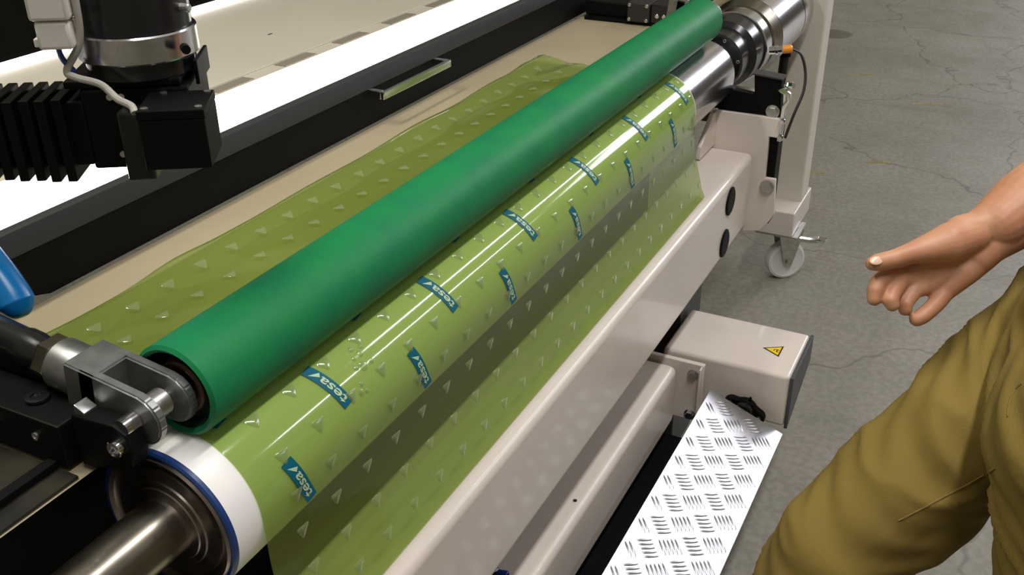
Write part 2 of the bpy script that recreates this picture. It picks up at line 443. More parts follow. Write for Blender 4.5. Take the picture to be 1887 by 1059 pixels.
obj('yellow_field', tri(.86, .3004, .3006), YELLOW, ws)
for (dx, dy, sx, sy) in ((-.001, -.004, .003, .0012), (.003, -.006, .0012, .003), (-.005, -.006, .0012, .003), (0, .002, .0035, .001), (.004, -.001, .001, .002)):
    bm = bm_new(); rbox(bm, cen.x + dx - sx, cen.x + dx + sx, cen.y + dy - sy, cen.y + dy + sy, .3006, .3007); obj('symbol_mark', bm, PRINTB, ws)
# bearing on the box face
t = thing('pivot_bearing', 'black flange bearing on the drive box beside the tread plate', 'bearing', (1.774, .36, .20))
ca, sa = math.cos(math.radians(-18)), math.sin(math.radians(-18))
pts = []
for i in range(40):
    th = 2 * PI * i / 40
    rr = .026 if abs(math.cos(th)) < .75 else .026 + .020 * ((abs(math.cos(th)) - .75) / .25)
    y = rr * math.cos(th); z = rr * math.sin(th) * (1 if abs(math.cos(th)) < .75 else .9)
    pts.append((.360 + y * ca + z * sa, .203 - y * sa * -1 * -1 + z * ca))
bm = bm_new(); prism(bm, pts, 'x', 1.758, 1.7748, .002); obj('flange', bm, BLACK, t)
bm = bm_new(); lathe(bm, [(0, .021), (.010, .021), (.012, .018), (.012, 0)], (1.758, .360, .205), (-1, 0, 0), 28); obj('hub', bm, BLACK_G, t)
bolt(t, (1.758, .328, .193), (-1, 0, 0), .006, .006, ZINC, False)
bolt(t, (1.758, .392, .215), (-1, 0, 0), .006, .006, ZINC, False)
bm = bm_new(); lathe(bm, [(0, .003), (.008, .003), (.010, .002)], (1.765, .350, .228), (-.2, 0, 1), 10); obj('grease_nipple', bm, BLACK, t)

# --- tread plate (hinged foot pedal)
t = thing('foot_pedal', 'shiny aluminium tread plate pedal along the floor side of the machine', 'foot pedal', (1.2, .35, .15))
pA, pB = Vector((0, .428, .250)), Vector((0, .272, .186))     # upper and lower long edges
e_w = (pB - pA).normalized(); WID = (pB - pA).length
e_n = Vector((0, e_w.z, -e_w.y)); e_n = e_n if e_n.z > 0 else -e_n
PX0, PX1 = .30, 1.738
def plate_mat(u, w_, ang_, lift=0.0):
    z = e_n; x0_ = Vector((1, 0, 0)); x = x0_ * math.cos(ang_) + e_w * math.sin(ang_); y = z.cross(x)
    m_ = Matrix((x, y, z)).transposed().to_4x4(); m_.translation = pA + x0_ * u + e_w * w_ + e_n * lift
    return m_
bm = bm_new()
vsl = []
for (u, w_, n_) in ((PX0, 0, 0), (PX1, 0, 0), (PX1, WID, 0), (PX0, WID, 0)):
    for n2 in (0, -.004): vsl.append(bm.verts.new(pA + Vector((u, 0, 0)) + e_w * w_ + e_n * n2))
T = vsl[0::2]; Bv = vsl[1::2]
bm.faces.new(T); bm.faces.new(Bv[::-1])
for i in range(4): bm.faces.new((T[i], Bv[i], Bv[(i + 1) % 4], T[(i + 1) % 4]))
bmesh.ops.recalc_face_normals(bm, faces=bm.faces)
obj('plate', bm, TREAD, t)
bm = bm_new(); rbox(bm, PX0, PX1 - .03, .30, .40, .150, .172, .002); obj('support_bar', bm, DGREY, t)
bm = bm_new(); lathe(bm, [(0, .012), (PX1 + .02 - PX0, .012)], (PX0, .36, .195), (1, 0, 0), 20); obj('pivot_shaft', bm, STEEL_D, t)
# one lens-shaped tread bar
def bar_mesh():
    bmx = bm_new(); L2, W2, Hh = .0175, .0030, .0030
    n = 6; top = []; lo_a = []; lo_b = []
    for i in range(n + 1):
        s = -1 + 2 * i / n; ww = W2 * math.sqrt(max(0, 1 - s * s)) if abs(s) < 1 else 0
        top.append(bmx.verts.new((s * L2 * .92, 0, Hh * (1 - s * s * .85))))
        if 0 < i < n:
            lo_a.append(bmx.verts.new((s * L2, ww, -.0003))); lo_b.append(bmx.verts.new((s * L2, -ww, -.0003)))
        else:
            v_ = bmx.verts.new((s * L2, 0, -.0003)); lo_a.append(v_); lo_b.append(v_)
    for i in range(n):
        for lo, fl_ in ((lo_a, 1), (lo_b, 0)):
            q = [top[i], top[i + 1], lo[i + 1], lo[i]]
            q = q if fl_ else q[::-1]
            q2 = []
            for v_ in q:
                if v_ not in q2: q2.append(v_)
            if len(q2) > 2: bmx.faces.new(q2)
    bmesh.ops.recalc_face_normals(bmx, faces=bmx.faces)
    me = D.meshes.new('tread_bar'); bmx.to_mesh(me); bmx.free(); me.materials.append(TREAD); me.shade_smooth(); return me
BAR = bar_mesh()
pitch = .0460; spots = []
r2 = math.sqrt(.5)
for i in range(-60, 120):
    for j in range(-60, 120):
        # lattice rotated 45 degrees in the plate
        cu = PX1 - (i + j) * pitch * r2; cw = (i - j) * pitch * r2 + .01
        if cu < PX0 - .02 or cu > PX1 + .02 or cw < -.02 or cw > WID + .02: continue
        typ = (i + j) % 2 if False else i % 2 ^ j % 2
        a_ = PI / 4 if typ else -PI / 4
        for k in range(5):
            off = (k - 2) * .0082
            du, dw = -math.sin(a_) * off, math.cos(a_) * off
            u, w_ = cu + du, cw + dw
            if PX0 + .012 < u < PX1 - .012 and .012 < w_ < WID - .012: spots.append((u, w_, a_))
# those nearest in view as single bars, the rest joined
vis = [s_ for s_ in spots if s_[0] > .95]
vis.sort(key=lambda s_: s_[0])
single = set(vis[:300])
for s_ in vis[:300]:
    o = D.objects.new('tread_bar', BAR); COL.objects.link(o); attach(o, t); o.matrix_basis = plate_mat(*s_)
bm = bm_new()
for s_ in spots:
    if s_ in single: continue
    n0 = len(bm.verts); bm.from_mesh(BAR); bm.verts.ensure_lookup_table()
    m_ = plate_mat(*s_)
    for v_ in bm.verts[n0:]: v_.co = m_ @ v_.co
o = obj('tread_bars', bm, TREAD, t, 60); o['kind'] = 'stuff'

# --- upright post on a caster
t = thing('upright_post', 'cream painted upright post on a caster at the far end', 'post', (2.97, .55, ZF))
bm = bm_new(); rbox(bm, 2.96, 3.06, .507, .607, .105, 1.75, .007, 3); soft(obj('post_tube', bm, W_POST, t, 60))
bm = bm_new(); rbox(bm, 2.862, 3.10, .503, .611, .105, .185, .005, 2); soft(obj('foot_tube', bm, W_PAINT, t, 60))
bm = bm_new(); rbox(bm, 2.87, 3.0, .488, .618, .098, .104, .001)
cs = obj('caster', bm, ZINC, t, label='swivel caster with white nylon wheel and zinc fork')
wx, wy, wr = 2.965, .535, .063
wc = (wx, wy, ZF + wr)
# wheel axis lies across: its face turned towards the walkway
wa = Vector((.78, .62, 0)).normalized()
bm = bm_new(); lathe(bm, [(-.017, .020), (-.017, .048), (-.019, .054), (-.016, .061), (-.010, .063), (.010, .063), (.016, .061), (.019, .054), (.017, .048), (.017, .020)], wc, wa, 48); obj('wheel', bm, NYLON, cs, label='white nylon wheel')
for s in (-1, 1):
    bm = bm_new()
    side = Vector((-wa.y, wa.x, 0))
    c0 = Vector(wc) + wa * (.024 * s)
    q = []
    for (sx, z) in ((-.040, .112), (.040, .112), (.038, .090), (.014, -.008), (0, -.016), (-.014, -.008), (-.038, .090)):
        q.append(c0 + side * (sx * 1.0) + Vector((0, 0, z - .0)))
    A = [bm.verts.new(p) for p in q]; B = [bm.verts.new(p + wa * (.003 * s)) for p in q]
    bm.faces.new(A); bm.faces.new(B[::-1])
    for i in range(len(q)): bm.faces.new((A[i], B[i], B[(i + 1) % len(q)], A[(i + 1) % len(q)]))
    bmesh.ops.recalc_face_normals(bm, faces=bm.faces)
    obj('fork_plate', bm, ZINC, cs)
bm = bm_new(); lathe(bm, [(-.036, .009), (-.030, .011), (.030, .011), (.036, .009)], wc, wa, 6); obj('axle_bolt', bm, ZINC, cs)
bm = bm_new(); lathe(bm, [(0, .042), (.006, .042), (.010, .034), (.014, .034)], (wx, wy, ZF + wr + .110), (0, 0, 1), 32); obj('swivel_plate', bm, ZINC, cs)
bm = bm_new(); tube(bm, [(wx, wy - .02, .062), (wx + .01, wy - .07, .060), (wx + .012, wy - .095, .064)], .011, 10); obj('brake_lever', bm, ZINC, cs)
bm = bm_new(); rbox(bm, wx - .002, wx + .026, wy - .118, wy - .088, .058, .070, .003); obj('brake_pad', bm, CHROME, cs)

# --- plate cylinder
t = thing('plate_cylinder', 'steel plate cylinder in a white sleeve wrapped with the green film', 'cylinder', (1.35, YC, ZC - RC))
bm = bm_new(); lathe(bm, [(.520, RC - .004), (2.180, RC - .004), (2.188, RC - .0075), (2.188, .04)], (0, YC, ZC), (1, 0, 0), 96, True); obj('cylinder_body', bm, STEEL, t)
bm = bm_new(); lathe(bm, [(.5115, RC - .0035), (.5115, RC - .0003), (.512, RC), (1.888, RC), (1.8885, RC - .0003), (1.8885, RC - .0035)], (0, YC, ZC), (1, 0, 0), 96, False); obj('sleeve', bm, WHITE_S, t, label='white sleeve')
bm = bm_new(); lathe(bm, [(.512, RC - .006), (.508, RC - .005), (.507, RC - .0015), (.509, RC + .0004), (.5135, RC + .0004)], (0, YC, ZC), (1, 0, 0), 96, False); obj('blue_rim', bm, BLUE_R, t)
bm = bm_new()
lathe(bm, [(.509, RC - .0045), (.5055, RC - .007), (.508, RC - .011), (.5125, RC - .013), (.5125, RC - .018), (.5085, RC - .019), (.508, .048), (.5062, .047), (.5058, .041), (.5045, .040), (.504, .0306), (.50, .0305), (.50, .0)], (0, YC, ZC), (1, 0, 0), 96, False)
obj('end_face', bm, CAPST, t, 25, label='worn steel end face with stepped rings')
bm = bm_new(); lathe(bm, [(-.3, .0305), (.506, .0305)], (0, YC, ZC), (1, 0, 0), 64); obj('shaft', bm, STEEL_D, t, label='dark steel shaft')
bm = bm_new(); lathe(bm, [(2.186, .048), (2.30, .048)], (0, YC, ZC), (1, 0, 0), 64); obj('journal', bm, STEEL, t)

# --- drive chuck
t = thing('drive_chuck', 'round steel and black drive chuck at the far end of the cylinder', 'chuck', (2.6, YC, ZC - .1))
bm = bm_new(); lathe(bm, [(2.275, .050), (2.275, .062), (2.282, .066), (2.345, .068), (2.355, .080), (2.42, .082), (2.42, .05)], (0, YC, ZC), (1, 0, 0), 72); fb = obj('black_flange', bm, BLACK_G, t)
bm = bm_new(); lathe(bm, [(2.421, .05), (2.421, .0855), (2.424, .0875), (2.470, .0875), (2.470, .05)], (0, YC, ZC), (1, 0, 0), 72, False); obj('steel_ring', bm, STEEL, t)
bm = bm_new(); lathe(bm, [(2.471, .05), (2.471, .0850), (2.485, .0850), (2.486, .090), (2.535, .0985), (2.537, .05)], (0, YC, ZC), (1, 0, 0), 72, False); obj('dark_collar', bm, STEEL_D, t)
bm = bm_new(); lathe(bm, [(2.538, .05), (2.538, .0985), (2.785, .0985), (2.785, .05)], (0, YC, ZC), (1, 0, 0), 72, False); obj('chuck_body', bm, STEEL, t)
bm = bm_new(); lathe(bm, [(2.785, .05), (2.785, .0955), (2.792, .0955), (2.792, .0985), (2.89, .0985), (2.90, .095), (2.90, .0)], (0, YC, ZC), (1, 0, 0), 72, False); obj('rear_ring', bm, STEEL, t)
bm = bm_new(); lathe(bm, [(2.785, .0956), (2.7915, .0956)], (0, YC, ZC), (1, 0, 0), 72, False); obj('seam_groove', bm, BLACK, t)
for i in range(6):
    a_ = PI * .62 + i * PI / 3
    bolt(fb, (2.277, YC + .057 * math.cos(a_), ZC + .057 * math.sin(a_)), (-1, 0, 0), .004, .003, ZINC, False)
bm = bm_new(); lathe(bm, [(2.9, .035), (2.955, .035)], (0, YC, ZC), (1, 0, 0), 32); obj('drive_shaft', bm, STEEL_D, t)

# --- bearing stand (black) with clamp
t = thing('bearing_stand', 'black bearing plate under the drive chuck with clamp and bolts', 'bearing stand', (2.24, .53, .692))
bm = bm_new()
prism(bm, [(.449, .6925), (.455, .777), (.517, .780), (.513, .741), (.516, .736), (.560, .741)] + [(YC + .056 * math.cos(math.radians(q)), ZC + .056 * math.sin(math.radians(q))) for q in range(205, 341, 15)] + [(.71, .76), (.71, .6925)], 'x', 2.212, 2.236, .0015)
obj('stand_plate', bm, BLACK, t)
bm = bm_new(); rbox(bm, 2.262, 2.50, .50, .73, .64, .665, .002); obj('shelf', bm, W_POST, t)
bm = bm_new(); prism(bm, [(.452, .777), (.520, .782), (.520, .786), (.452, .781)], 'x', 2.205, 2.245, .0008); obj('top_pad', bm, LIP, t)
bolt(t, (2.2115, .467, .703), (-1, 0, 0), .0125, .010)
bm = bm_new(); prism(bm, [(.452, .752), (.440, .748), (.437, .735), (.446, .722), (.4475, .640), (.438, .640), (.436, .716), (.428, .735), (.430, .752), (.446, .764), (.460, .758)], 'x', 2.196, 2.206, .0015); cl = obj('toggle_clamp', bm, CHROME, t, label='bent chrome toggle clamp')
bolt(cl, (2.205, .4405, .768), (-.3, -1, .2), .008, .016, CHROME)
bolt(cl, (2.196, .440, .688), (-1, 0, 0), .006, .008, CHROME)
bolt(cl, (2.196, .440, .650), (-1, 0, 0), .006, .008, CHROME)
# sensor with orange tip and black cable
t = thing('cable_sensor', 'small sensor with orange tip and black cable beside the post', 'sensor', (2.34, .49, .80))
bm = bm_new(); lathe(bm, [(-.012, .010), (.002, .010), (.003, .012), (.008, .012), (.009, .009), (.018, .009)], (2.42, .524, .786), (.2, -1, .15), 20); obj('threaded_barrel', bm, CHROME, t)
bm = bm_new(); lathe(bm, [(0, .010), (.018, .010), (.022, .006)], (2.424, .504, .789), (.2, -1, .15), 16); obj('orange_tip', bm, ORANGE, t, label='orange tip')
bm = bm_new(); tube(bm, [(2.43, .485, .791), (2.43, .462, .780), (2.42, .445, .742), (2.40, .440, .700), (2.37, .450, .650), (2.34, .458, .600)], .0035, 10); obj('cable', bm, BLKCAB, t)
# dark hose bundle beside the post
t = thing('hose', 'black vertical hose between the drive chuck and the cream post', 'hose', (2.9, .585, .45))
bm = bm_new(); tube(bm, [(2.925, .604, .56), (2.925, .602, .66), (2.925, .603, .80), (2.925, .612, .92)], .013, 12); obj('hose_tube', bm, BLKCAB, t)
bm = bm_new(); lathe(bm, [(0, .017), (.03, .017)], (2.925, .602, .64), (0, 0, 1), 16); obj('hose_clip', bm, BLACK, t)

# --- green pressure roller
t = thing('pressure_roller', 'long green rubber roller pressing on the film covered cylinder', 'roller', (1.34, YG, ZG - RG))
bm = bm_new(); lathe(bm, [(.545, RG - .0075), (.542, RG - .0035), (.545, RG), (2.136, RG), (2.143, RG - .003), (2.145, RG - .010)], (0, YG, ZG), (1, 0, 0), 96, False); obj('rubber_cover', bm, RUBBER, t)
bm = bm_new(); lathe(bm, [(.545, RG - .0075), (.560, RG - .010), (.562, .027)], (0, YG, ZG), (1, 0, 0), 72, False); obj('end_recess', bm, RUB_END, t, label='dark recessed roller end')
bm = bm_new(); lathe(bm, [(.562, .028), (.552, .027), (.550, .025), (.552, .020), (.562, .019), (.562, 0)], (0, YG, ZG), (1, 0, 0), 48, False); obj('bearing_ring', bm, RUST, t, label='brown bearing ring')
bm = bm_new(); lathe(bm, [(.478, .009), (.560, .009)], (0, YG, ZG), (1, 0, 0), 24); obj('axle', bm, STEEL, t)
bm = bm_new(); lathe(bm, [(2.145, RG - .010), (2.140, .0)], (0, YG, ZG), (1, 0, 0), 48, False); obj('end_cap', bm, RUB_END, t)
bm = bm_new(); lathe(bm, [(2.14, .011), (2.24, .011)], (0, YG, ZG), (1, 0, 0), 24); obj('axle', bm, STEEL, t)

# --- clevis arms carrying the roller
def clevis_arm(xc, with_rod, label, yend, zend, name='clevis_arm'):
    t = thing(name, label, 'clevis', (xc, YG, ZG - .02), 'clevis arms at the roller ends')
    p0 = Vector((xc, YG, ZG)); d = (Vector((xc, yend, zend)) - p0).normalized(); n_ = Vector((1, 0, 0)).cross(d)
    if n_.z < 0: n_ = -n_
    def L(a, b, c): return p0 + Vector((1, 0, 0)) * a + d * b + n_ * c
    def slab(x0, x1, b0, b1, c0, c1, bev, rnd=False):
        bmx = bm_new(); pts = []
        if rnd:
            for k in range(9):
                th = -PI / 2 - PI * k / 8
                pts.append((b0 + c1 + math.cos(th) * c1, math.sin(th) * c1))
            pts += [(b1, c1), (b1, -c1)]
        else: pts = [(b0, c0), (b0, c1), (b1, c1), (b1, c0)]
        A = [bmx.verts.new(L(x0, *p)) for p in pts]; B = [bmx.verts.new(L(x1, *p)) for p in pts]
        fs = [bmx.faces.new(A), bmx.faces.new(B[::-1])]
        for i in range(len(pts)): fs.append(bmx.faces.new((A[i], B[i], B[(i + 1) % len(pts)], A[(i + 1) % len(pts)])))
        bmesh.ops.recalc_face_normals(bmx, faces=fs)
        bmesh.ops.bevel(bmx, geom=list(bmx.edges), offset=bev, segments=2, affect='EDGES')
        return bmx
    hw = .024
    obj('fork_tine', slab(-hw, -hw + .010, -.029, .066, -.026, .026, .0018, True), CAST, t)
    obj('fork_tine', slab(hw - .010, hw, -.029, .066, -.026, .026, .0018, True), CAST, t)
    obj('fork_base', slab(-hw, hw, .046, .084, -.0258, .0258, .0018), CAST, t)
    if with_rod:
        bmx = bm_new(); lathe(bmx, [(.083, .0235), (.088, .0245), (.112, .0245), (.116, .020)], p0, d, 32); obj('neck', bmx, CAST, t)
        bmx = bm_new(); lathe(bmx, [(.114, .022), (.116, .0235), (.128, .0235), (.130, .022)], p0, d, 6); obj('lock_nut', bmx, STEEL_D, t)
        bmx = bm_new(); lathe(bmx, [(.128, .016), (.140, .0165), (.146, .0175), (.160, .0175), (.160, .016), (.335, .016)], p0, d, 32); obj('rod', bmx, BLACK_G, t, label='black piston rod')
    bmx = bm_new(); lathe(bmx, [(-hw - .003, .0), (-hw - .003, .008), (-hw - .001, .009), (hw + .001, .009), (hw + .003, .008), (hw + .003, 0)], p0, (1, 0, 0), 24); obj('pin', bmx, ZINC, t)
    bmx = bm_new(); lathe(bmx, [(-.009, .009), (-.009, .013), (.009, .013), (.009, .009)], p0, (1, 0, 0), 24); obj('rod_eye', bmx, ZINC, t)
    return t
clevis_arm(.519, True, 'grey cast clevis and black rod at the near end of the green roller', .81, .932)
clevis_arm(2.175, False, 'grey clevis at the far end of the green roller', .81, .932)

# --- slide blocks at the near left
t = thing('slide_block', 'black machined slide block with socket screws beside the near clevis', 'slide block', (.49, .79, .85))
bm = bm_new(); rbox(bm, .463, .508, .690, .975, .8525, .899, .002); obj('block_body', bm, BLACK, t)
bm = bm_new(); rbox(bm, .512, .536, .765, .975, .8485, .900, .002); obj('side_rail', bm, BLACK, t)
bolt(t, (.487, .742, .900), (0, 0, 1), .011, .003, BLACK_G, False, 'socket_screw')
bolt(t, (.524, .792, .900), (0, 0, 1), .005, .003, ZINC, False, 'socket_screw')
bolt(t, (.463, .722, .880), (-1, 0, 0), .004, .002, ZINC, False, 'socket_screw')
bolt(t, (.463, .775, .880), (-1, 0, 0), .004, .002, ZINC, False, 'socket_screw')
bolt(t, (.485, .690, .890), (0, -1, 0), .005, .002, ZINC, False, 'socket_screw')
t = thing('roller_bracket', 'black roller bracket with bright screw below the near clevis', 'bracket', (.49, .65, .85))
bm = bm_new(); prism(bm, [(.618, .872), (.612, .888), (.618, .906), (.632, .912), (.684, .908), (.684, .8535), (.668, .8535)], 'x', .474, .493, .002); obj('arm_body', bm, BLACK, t)
bolt(t, (.474, .628, .892), (-1, 0, 0), .0085, .007, CHROME, False, 'socket_screw')
bm = bm_new(); prism(bm, [(.672, .885), (.684, .885), (.680, .918), (.668, .912)], 'x', .477, .492, .001); obj('gusset', bm, CAST, t)

# --- blue handle at the left edge
t = thing('blue_handle', 'rounded blue plastic handle at the left edge before the black panel', 'handle', pt(0, 540, 1.05))
bm = bm_new()
hp = [pt(42, 584, 1.0), pt(32, 562, 1.0), pt(20, 540, 1.0), pt(-10, 498, 1.0), pt(-60, 440, 1.0), pt(-110, 400, 1.0)]
tube(bm, hp, lambda q: .001 + .0172 * min(1, q / .22) ** .5, 20, 10)
obj('grip', bm, BLUEPL, t, 60)
bm = bm_new(); lathe(bm, [(0, .010), ((hp[-1] - Vector((.42, .93, .852))).length, .010)], Vector((.42, .93, .852)), hp[-1] - Vector((.42, .93, .852)), 16); obj('stem', bm, STEEL_D, t)
t = None

# --- far mechanism
t = thing('linear_slide', 'black slide mechanism with socket screws behind the far end of the roller', 'slide', (2.40, .84, .848))
bm = bm_new(); rbox(bm, 2.275, 2.62, .736, .96, .849, .856, .002); obj('base_plate', bm, BLACK, t)
bm = bm_new(); rbox(bm, 2.265, 2.34, .791, .846, .8565, .902, .003); b1 = obj('end_block', bm, mat('graphite_paint', (.022, .021, .019), .5), t)
bm = bm_new(); rbox(bm, 2.272, 2.40, .736, .790, .8565, .900, .003); obj('slide_body', bm, BLACK_G, t)
bm = bm_new(); rbox(bm, 2.295, 2.40, .847, .965, .8565, .890, .003); obj('slide_rail', bm, BLACK, t)
for (y, z) in ((.840, .8625), (.797, .8625), (.840, .896), (.797, .896)): bolt(b1, (2.265, y, z), (-1, 0, 0), .0042, .003, ZINC, False, 'socket_screw')
for y in (.773, .756): bolt(t, (2.272, y, .874), (-1, 0, 0), .0050, .003, CHROME, False, 'socket_screw')

# ------------------------------------------------------------------ film
RF = RC + .0009
def build_path():
    pts = []
    # from the rear edge on the bed, forward to the nip
    bed = [(.908, .8505), (.902, .8555), (.894, .8615), (.882, .8630), (.868, .8575), (.854, .8535), (.82, .8535), (.78, .854), (.74, .855), (.70, .8568), (.66, .8594)]
    th = [90 - 3 * i for i in range(0, 31)]
    cyl = [(YC - RF * math.cos(math.radians(a_)), ZC + RF * math.sin(math.radians(a_))) for a_ in th]
    hang = [(.5478, .755), (.5475, .735), (.5455, .712), (.5400, .690), (.5335, .664), (.5275, .642), (.5235, .626), (.5160, .6115)]
    b = spline([Vector((0, *p)) for p in bed + [cyl[0]]], 6)
    h = spline([Vector((0, *p)) for p in [cyl[-1]] + hang], 6)
    P = [(v.y, v.z) for v in b[:-1]] + cyl + [(v.y, v.z) for v in h[1:]]
    return P, len(b) - 1
PATH, I90 = build_path()
CUM = [0.0]
for i in range(1, len(PATH)): CUM.append(CUM[-1] + math.hypot(PATH[i][0] - PATH[i - 1][0], PATH[i][1] - PATH[i - 1][1]))
S90 = CUM[I90]
FX0, FX1 = .548, 1.884
def s_of_theta(a_): return S90 + RF * math.radians(90 - a_)
def wave(u, y):
    if y < .70: return 0.0
    k = min(1, (y - .70) / .06)
    e = min(1, max(0, (y - .84) / .04))
    near = math.exp(-((u - .72) / .22) ** 2) + math.exp(-((u - 1.80) / .12) ** 2)
    z = .0008 * math.sin(u * 13 + y * 10) + .0003 * math.sin(u * 29 - y * 31)
    z += near * (.0009 * math.sin(u * 33 + y * 42) + .0006 * math.sin(u * 51 - y * 47 + 2))
    z += e * .0016 * math.sin(u * 23 + 1.3)
    if u > 1.74 and y > .78: z += .006 * ((u - 1.74) / .14) * (.5 + .5 * math.sin(y * 90 + u * 40)) * min(1, (y - .78) / .04)
    return max(z * k, -.003)
def film_pt(u, s, off=0.0):
    s = max(0.0, min(CUM[-1] - 1e-6, s))
    lo, hi = 0, len(CUM) - 1
    while hi - lo > 1:
        md = (lo + hi) // 2
        if CUM[md] <= s: lo = md
        else: hi = md
    f_ = (s - CUM[lo]) / max(1e-9, CUM[hi] - CUM[lo])
    y = PATH[lo][0] + (PATH[hi][0] - PATH[lo][0]) * f_; z = PATH[lo][1] + (PATH[hi][1] - PATH[lo][1]) * f_
    # smooth tangent
    a_ = max(0, lo - 1); b_ = min(len(PATH) - 1, hi + 1)
    ty, tz = PATH[b_][0] - PATH[a_][0], PATH[b_][1] - PATH[a_][1]
    n_ = Vector((0, tz, -ty)).normalized()
    if n_.z < -.25 or (n_.y > 0 and s > S90): n_ = -n_
    if s < S90 and n_.z < 0: n_ = -n_
    zz = z + wave(u, y)
    if y > .69: zz = max(zz, .8493)
    return Vector((u, y, zz)) + n_ * off
film = thing('green_film', 'translucent green film over the cylinder, printed with blue flags and embossed', 'film', (1.2, .7, .85))
bm = bm_new()
NU = 240
SS = []
for i in range(len(CUM) - 1):
    SS.append(CUM[i])
    if i < I90: SS.append((CUM[i] + CUM[i + 1]) / 2)
SS.append(CUM[-1])
grid = []
for i in range(NU + 1):
    u = FX0 + (FX1 - FX0) * i / NU
    col = []
    for s in SS:
        # near and far edges slightly curved on the bed, as the sheet is cut
        uu = u
        col.append(bm.verts.new(film_pt(uu, s)))
    grid.append(col)
for i in range(NU):
    for j in range(len(SS) - 1):
        bm.faces.new((grid[i][j], grid[i + 1][j], grid[i + 1][j + 1], grid[i][j + 1]))
fo = obj('film_sheet', bm, FILM, film, 180)

# embossed marks
def bump_poly():
    V = [(-.0105, .0065), (.0125, .0045), (-.0015, -.0118)]
    out = []
    for k in range(3):
        a_, b_, c_ = Vector((*V[k - 1], 0)), Vector((*V[k], 0)), Vector((*V[(k + 1) % 3], 0))
        for q in (.22, .5, .78):
            p1 = b_ + (a_ - b_) * .28; p2 = b_ + (c_ - b_) * .28
            out.append((p1 * (1 - q) ** 2 + b_ * 2 * q * (1 - q) + p2 * q * q))
    return [(p.x, p.y) for p in out]
BP = bump_poly()
def add_bump(u, s):
    bmx = bm_new(); n = len(BP)
    r0 = [bmx.verts.new(film_pt(u + x, s - y, .0002)) for x, y in BP]
    r1 = [bmx.verts.new(film_pt(u + x * .86, s - y * .86, .0009)) for x, y in BP]
    c0 = bmx.verts.new(film_pt(u, s, .0011))
    for i in range(n):
        j = (i + 1) % n
        bmx.faces.new((r0[i], r0[j], r1[j], r1[i])); bmx.faces.new((r1[i], r1[j], c0))
    bmesh.ops.recalc_face_normals(bmx, faces=bmx.faces)
    obj('embossed_mark', bmx, FILM_C, film, 50)
DU, DS = .0577, RF * math.radians(32.4)
s_row = s_of_theta(62)
k = -12
while k < 14:
    s = s_row + k * DS
    th = 90 - math.degrees((s - S90) / RF)
    if .012 < s < CUM[-1] - .012 and not (80 < th < 118):
        i = 0
        while True:
            u = .6565 + i * DU - DU
            if u > FX1 - .015: break
            if u > FX0 + .012: add_bump(u, s)
            i += 1
    k += 1

# printed flags with lettering
def text_mesh(body):
    cu = D.curves.new('lettering', 'FONT'); cu.body = body; cu.size = 1.0; cu.align_x = 'LEFT'; cu.offset = 0.018; cu.resolution_u = 3
    ob = D.objects.new('lettering_tmp', cu); COL.objects.link(ob)
    dg = bpy.context.evaluated_depsgraph_get(); dg.update()
    me = D.meshes.new_from_object(ob.evaluated_get(dg))
    D.objects.remove(ob); D.curves.remove(cu)
    return me
TXT = text_mesh('tesa')
tx = [v.co.x for v in TXT.vertices]; TX0, TX1 = min(tx), max(tx)
ty = [v.co.y for v in TXT.vertices]; TY0, TY1 = min(ty), max(ty)
FL, FW = .0585, .0165
def flag(u0, s0, sl=.015):
    """flag starting at (u0,s0), running down the sheet (s growing); lettering reads back up it"""
    def mp(a_, b_, off): return film_pt(u0 + sl * a_ / FL + b_, s0 + a_, off)   # a along, b across
    bmx = bm_new(); n = 14; A = []; B = []
    for i in range(n + 1):
        a_ = FL * i / n
        A.append(bmx.verts.new(mp(a_ + .0012, -FW / 2, .0005))); B.append(bmx.verts.new(mp(a_ - .0012, FW / 2, .0005)))
    for i in range(n): bmx.faces.new((A[i], B[i], B[i + 1], A[i + 1]))
    fg = obj('printed_flag', bmx, LOGO, film, 180, label='blue printed flag with pale lettering')
    bmx = bm_new(); bmx.from_mesh(TXT)
    LL, LH = .036, .0105
    for v in bmx.verts:
        fx = (v.co.x - TX0) / (TX1 - TX0); fy = (v.co.y - TY0) / (TY1 - TY0)
        a_ = FL - .005 - fx * LL; b_ = .0045 - fy * LH
        v.co = mp(a_, b_, .0009)
    obj('lettering', bmx, LOGO_T, fg, 180)
    bmx = bm_new()
    q = [(.0070, -.0062), (.0125, .0058), (.0165, .0008)]
    bmx.faces.new([bmx.verts.new(mp(a_, b_, .0009)) for a_, b_ in q])
    obj('arrow_mark', bmx, LOGO_T, fg, 180)
PER = .2285
sA = s_of_theta(67); sB = s_of_theta(25); 
for i in range(6):
    u = .690 + i * PER
    if u < FX1 - .03: flag(u, sA)
for i in range(6):
    u = .598 + i * PER
    if u < FX1 - .03: flag(u, sB, .021)
for i in range(6):
    u = .560 + i * PER
    if FX0 < u < FX1 - .03: flag(u, s_of_theta(116))
for i in range(5):
    u = .745 + i * PER
    if u < FX1 - .05 and False: flag(u, s_of_theta(-31), .021)
